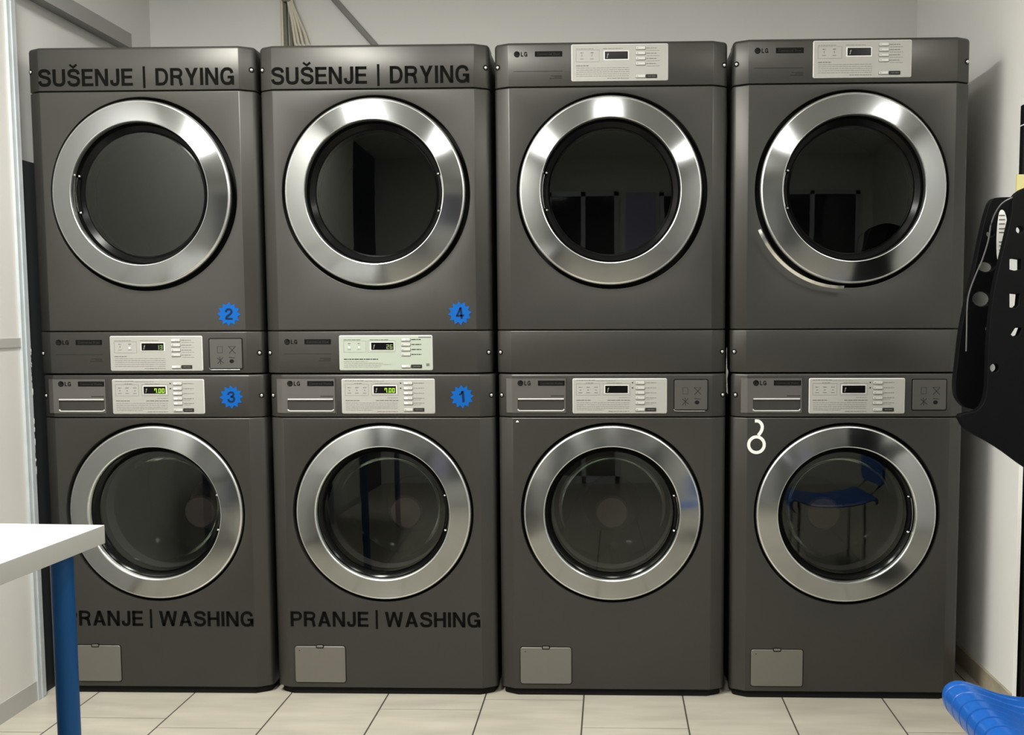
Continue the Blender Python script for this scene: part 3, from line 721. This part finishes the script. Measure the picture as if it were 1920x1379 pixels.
# hoses in the gaps between the stacks
cable('gas_hose', [(1.905, .80, 2.05), (1.922, .50, 2.00), (1.9238, .25, 1.94), (1.9238, .14, 1.86), (1.9238, .11, 1.70), (1.9238, .2, 1.50)], .0042, HOSE, 'braided metal hose drooping between the third and fourth dryers', 'hose', 'hoses between the dryers')
cable('gas_hose', [(1.910, .82, 2.02), (1.9238, .60, 1.98), (1.9238, .33, 1.90), (1.9238, .24, 1.80), (1.9238, .26, 1.6)], .0035, HOSE, 'thin braided hose behind the drooping one, right-hand stack gap', 'hose', 'hoses between the dryers')
cable('gas_hose', [(1.2227, .12, 1.938), (1.2227, .18, 1.915), (1.2227, .27, 1.86), (1.2227, .5, 1.7)], .0045, BLK, 'black hose between the second and third dryers', 'hose', 'hoses between the dryers')
cable('gas_hose', [(1.2227, .24, 1.935), (1.2227, .31, 1.88), (1.2227, .40, 1.82), (1.2227, .6, 1.7)], .005, HOSE, 'grey hose below the black one between the second and third dryers', 'hose', 'hoses between the dryers')
mb = MB(); mb.add([(1.9205, .03, 1.072), (1.9215, .03, 1.070), (1.9225, .028, 1.010), (1.9265, .030, .998), (1.9195, .032, 1.002), (1.9240, .034, .975), (1.9262, .034, .930), (1.9215, .034, .935)],
                  [(0, 1, 2, 4), (2, 3, 5, 4), (5, 6, 7, 4)])
V = list(mb.v); m2 = MB(); m2.add(V+[(x, y+.003, z) for x, y, z in V], [(0, 1, 2, 4), (4, 2, 3, 5), (4, 5, 6, 7), (12, 10, 9, 8), (13, 11, 10, 12), (15, 14, 13, 12), (0, 8, 9, 1), (1, 9, 10, 2), (2, 10, 11, 3), (3, 11, 13, 5), (5, 13, 14, 6), (6, 14, 15, 7), (7, 15, 12, 4), (4, 12, 8, 0)])
thing('crumpled_tape', 'scrap of crumpled clear tape in the gap beside the third stack', 'tape', me=m2.mesh('crumpled_tape', HOSE))

# ------------------------------------------------------------------ table
t = thing('table', 'white table with a blue leg in the lower left corner', 'table', (.5624, -.9761, 0), -.052)
mb = MB(); mb.rrect(-.66, 0, .713, .750, .001, -1.25, 0)
inst('tabletop', mb.mesh('tabletop', TABLE), t)
for lx, ly in ((-.052, -.060), (-.052, -1.19), (-.608, -.060), (-.608, -1.19)):
    mb = MB(); mb.tube([(lx, ly, .003), (lx, ly, .713)], .0205, 32); inst('leg', mb.mesh('leg', BLUEL), t)

# ------------------------------------------------------------------ blue chair, lower right
t = thing('plastic_chair', 'blue ribbed plastic chair seat in the lower right corner', 'chair', (2.42, -1.12, 0), 0)
mb = MB(); nx, ny = 40, 300
pr = crom([(.020, -.062), (.006, -.045), (0, -.022), (.006, -.004), (.022, .006), (.045, .006), (.075, -.004), (.115, -.018), (.17, -.026), (.25, -.028), (.33, -.022), (.40, -.010), (.45, .006), (.475, .004), (.485, -.02)], 4)
V = []; Ly = .46
for j in range(ny+1):
    y = -Ly*j/ny
    e = min(y*-1, Ly+y); cr = .035
    edge = max(0, 1-e/cr); sh = edge**2.2*.022; dz = -edge**2.5*.012
    for k, (x, z) in enumerate(pr):
        u = k/(len(pr)-1)
        xs = x+(sh*(1-2*u) if u < .5 else -sh*(2*u-1))
        gv = abs(((-y+.012) % .037)-.0185); gro = -.0065*max(0, 1-gv/.0026) if .04 < u < .52 and e > .012 else 0
        if u < .22: V.append((xs-gro*.9, y, z+dz+gro*.5))
        else: V.append((xs, y, z+dz+gro))
m = len(pr); fs = [(j*m+k, j*m+k+1, (j+1)*m+k+1, (j+1)*m+k) for j in range(ny) for k in range(m-1)]
mb.add(V, fs); me = mb.mesh('seat', BLUEC, angle=50)
s = inst('seat', me, t, (-.197, .165, .438)); md_ = s.modifiers.new('solid', 'SOLIDIFY'); md_.thickness = .005; md_.offset = -1
for lx, ly in ((-.13, .10), (-.13, -.23), (.22, .10), (.22, -.23)):
    mb = MB(); mb.tube([(lx*1.05, ly*1.05, 0), (lx, ly, .416)], .011, 16); inst('leg', mb.mesh('leg', SCREW), t)
mb = MB()
P = [(.30, y, z) for y, z in ((.14, .45), (-.27, .45))]
bk = MB(); 
for i in range(9):
    pass
bm_ = MB(); bm_.rrect(-.21, .21, .50, .86, .06, -.006, .006); me = bm_.mesh('backrest', BLUEC)
inst('backrest', me, t, (.31, -.065, 0), (0, 0, PI/2))
for yy in (-.2, .07):
    mb = MB(); mb.tube([(.25, yy, .43), (.318, yy, .50), (.322, yy, .80)], .010, 12); inst('back_tube', mb.mesh('back_tube', SCREW), t)

# ------------------------------------------------------------------ black perforated chair, right edge
def shellpoly(outer, holes, y, th, m, name, bev=.004):
    cu = bpy.data.curves.new('c', 'CURVE'); cu.dimensions = '2D'; cu.fill_mode = 'BOTH'; cu.extrude = th/2; cu.bevel_depth = bev; cu.bevel_resolution = 3
    for P in [outer]+holes:
        sp = cu.splines.new('POLY'); sp.points.add(len(P)-1); sp.use_cyclic_u = True
        for i, (a, b) in enumerate(P): sp.points[i].co = (a, b, 0, 1)
    o = bpy.data.objects.new('c', cu); COL.objects.link(o); bpy.context.view_layer.update()
    src = o.to_mesh(); mb = MB(); mb.add([(v.co.x, y+v.co.z, v.co.y) for v in src.vertices], [tuple(p.vertices) for p in src.polygons])
    o.to_mesh_clear(); bpy.data.objects.remove(o); bpy.data.curves.remove(cu)
    return mb.mesh(name, m)
YC = -.55
def un(px, py, Y):      # photograph coordinates to the chair's own upright plane, used once to size the outline
    d = F+Rr*((px-1095.7)/1748.5)-Uu*((py-725.4)/1748.5); o = Vector((1.5752, -2.785, 1.1566)); k = (Y-o.y)/d.y; p = o+d*k
    return (p.x, p.z)
def el(px, py, rx, ry, Y, n=20, rot=0):
    return [un(px+rx*math.cos(a)*math.cos(rot)-ry*math.sin(a)*math.sin(rot), py+rx*math.cos(a)*math.sin(rot)+ry*math.sin(a)*math.cos(rot), Y) for a in [2*PI*k/n for k in range(n)]]
ch = thing('perforated_chair', 'glossy black plastic chair shell with round holes at the right edge', 'chair', (0, 0, 0))
YA = YC+.05
oA = [un(*p, YA) for p in crom([(1866, 373), (1893, 372), (1940, 372), (1990, 400), (1990, 600), (1985, 760), (1900, 775), (1850, 770), (1812, 764), (1798, 754), (1790, 738), (1789, 715), (1793, 680), (1800, 620), (1813, 555), (1828, 490), (1840, 430), (1850, 392), (1857, 377)], 3, True)]
hA = [el(1853, 440, 8.5, 7, YA), el(1846, 501, 17, 11, YA), el(1838, 561, 20, 15.5, YA), el(1851, 617, 8, 8, YA)]
hA += [el(1900, 497, 18, 18, YA), el(1898, 562, 18, 18, YA), el(1906, 434, 14, 14, YA), el(1904, 622, 15, 14, YA), el(1861, 690, 12, 12, YA)]
inst('rear_shell', shellpoly(oA, hA, YA, .022, CHB, 'rear_shell', .0015), ch)
YD = YC-.05
oB = [un(*p, YD) for p in crom([(1898, 371), (1925, 352), (1990, 340), (2060, 400), (2070, 700), (2060, 860), (2000, 900), (1962, 898), (1920, 875), (1880, 846), (1850, 827), (1812, 806), (1800, 790), (1799, 778), (1830, 770), (1846, 745), (1850, 690), (1853, 620), (1861, 550), (1873, 495), (1886, 440), (1895, 400)], 3, True)]
hB = [el(1908, 432, 8, 8, YD), [un(*p, YD) for p in ((1888, 486), (1900, 484), (1912, 486), (1912, 507), (1900, 510), (1888, 507))], [un(*p, YD) for p in ((1888, 549), (1909, 551), (1907, 573), (1901, 579), (1888, 578))],
      [un(*p, YD) for p in ((1890, 628), (1899, 614), (1914, 614), (1908, 630), (1898, 634))], el(1861, 690, 9.5, 9.5, YD)]
inst('front_shell', shellpoly(oB, hB, YD, .020, CHB, 'front_shell', .0015), ch)
# side web joining the two shells, pedestal and foot (outside the frame)
xw, zw = un(1990, 600, YC)
mb = MB(); mb.rrect(xw-.02, xw+.06, .95, 1.42, .01, YD, YA+.005); inst('side_web', mb.mesh('side_web', CHB), ch)
mb = MB(); mb.tube([(xw+.10, YC, .93), (xw+.10, YC, .03)], .03, 20); inst('pedestal', mb.mesh('pedestal', SCREW), ch)
mb = MB(); mb.rrect(xw-.02, xw+.22, .905, .955, .01, YC-.12, YC+.12); inst('seat_base', mb.mesh('seat_base', CHB), ch)
mb = MB(); mb.tube([(xw+.10, YC, 0), (xw+.10, YC, .012), (xw+.10, YC, .03)], [.20, .20, .06], 40); inst('foot', mb.mesh('foot', CHB), ch)
# piping line over the shells
P = [un(*p, YD-.016)+(0,) for p in crom([(1900, 370), (1884, 380), (1874, 398), (1869, 420), (1864, 450), (1853, 485), (1840, 515), (1828, 548), (1824, 575), (1823, 620), (1822, 660)], 4)]
P = [(a, YD-.012+.03*min(1, i/12), b) for i, (a, b, c_) in enumerate(P)]
mb = MB(); mb.tube(P, .0018, 8); inst('edge_piping', mb.mesh('edge_piping', mat('piping_grey', (.10, .10, .10), .25)), ch)
# oval paper label with grey print, on the rear shell's slot
mb = MB(); mb.cur = 0; yl = YA-.016
P = [un(*p, yl) for p in crom([(1874, 398), (1884, 398), (1890, 430), (1888, 462), (1878, 494), (1870, 485), (1869, 440)], 4, True)]
mb.prism(list(reversed(P)), yl, yl+.001); mb.cur = 1
for py in (404, 412, 420, 429, 436, 454, 461, 469, 477):
    a, z = un(1873, py, yl); b, z = un(1884, py, yl); mb.box(a, b, yl-.0006, yl, z-.0012, z+.0012)
inst('paper_label', mb.mesh('paper_label', [WHT, PRN], False), ch)

# ------------------------------------------------------------------ tall black cabinet past the wall end
t = thing('locker', 'tall black cabinet just past the end of the white right wall', 'cabinet', (2.765, -.105, 0))
mb = MB(); mb.rrect(0, .60, 0, 1.80, .004, 0, .55, .002); inst('body', mb.mesh('body', CHM), t)
mb = MB(); mb.box(-.050, .20, -.022, .0, 1.552, 1.745); mb.cur = 1
mb.box(-.051, .03, -.023, -.001, 1.688, 1.691); mb.box(-.046, .02, -.0228, -.021, 1.650, 1.668); mb.box(-.050, .02, -.0225, -.001, 1.7455, 1.775)
inst('notice_board', mb.mesh('notice_board', [CHM, WHT], False), t)
mb = MB(); mb.box(-.067, .05, -.028, -.0225, 1.485, 1.553); inst('yellow_card', mb.mesh('yellow_card', YEL, False), t)
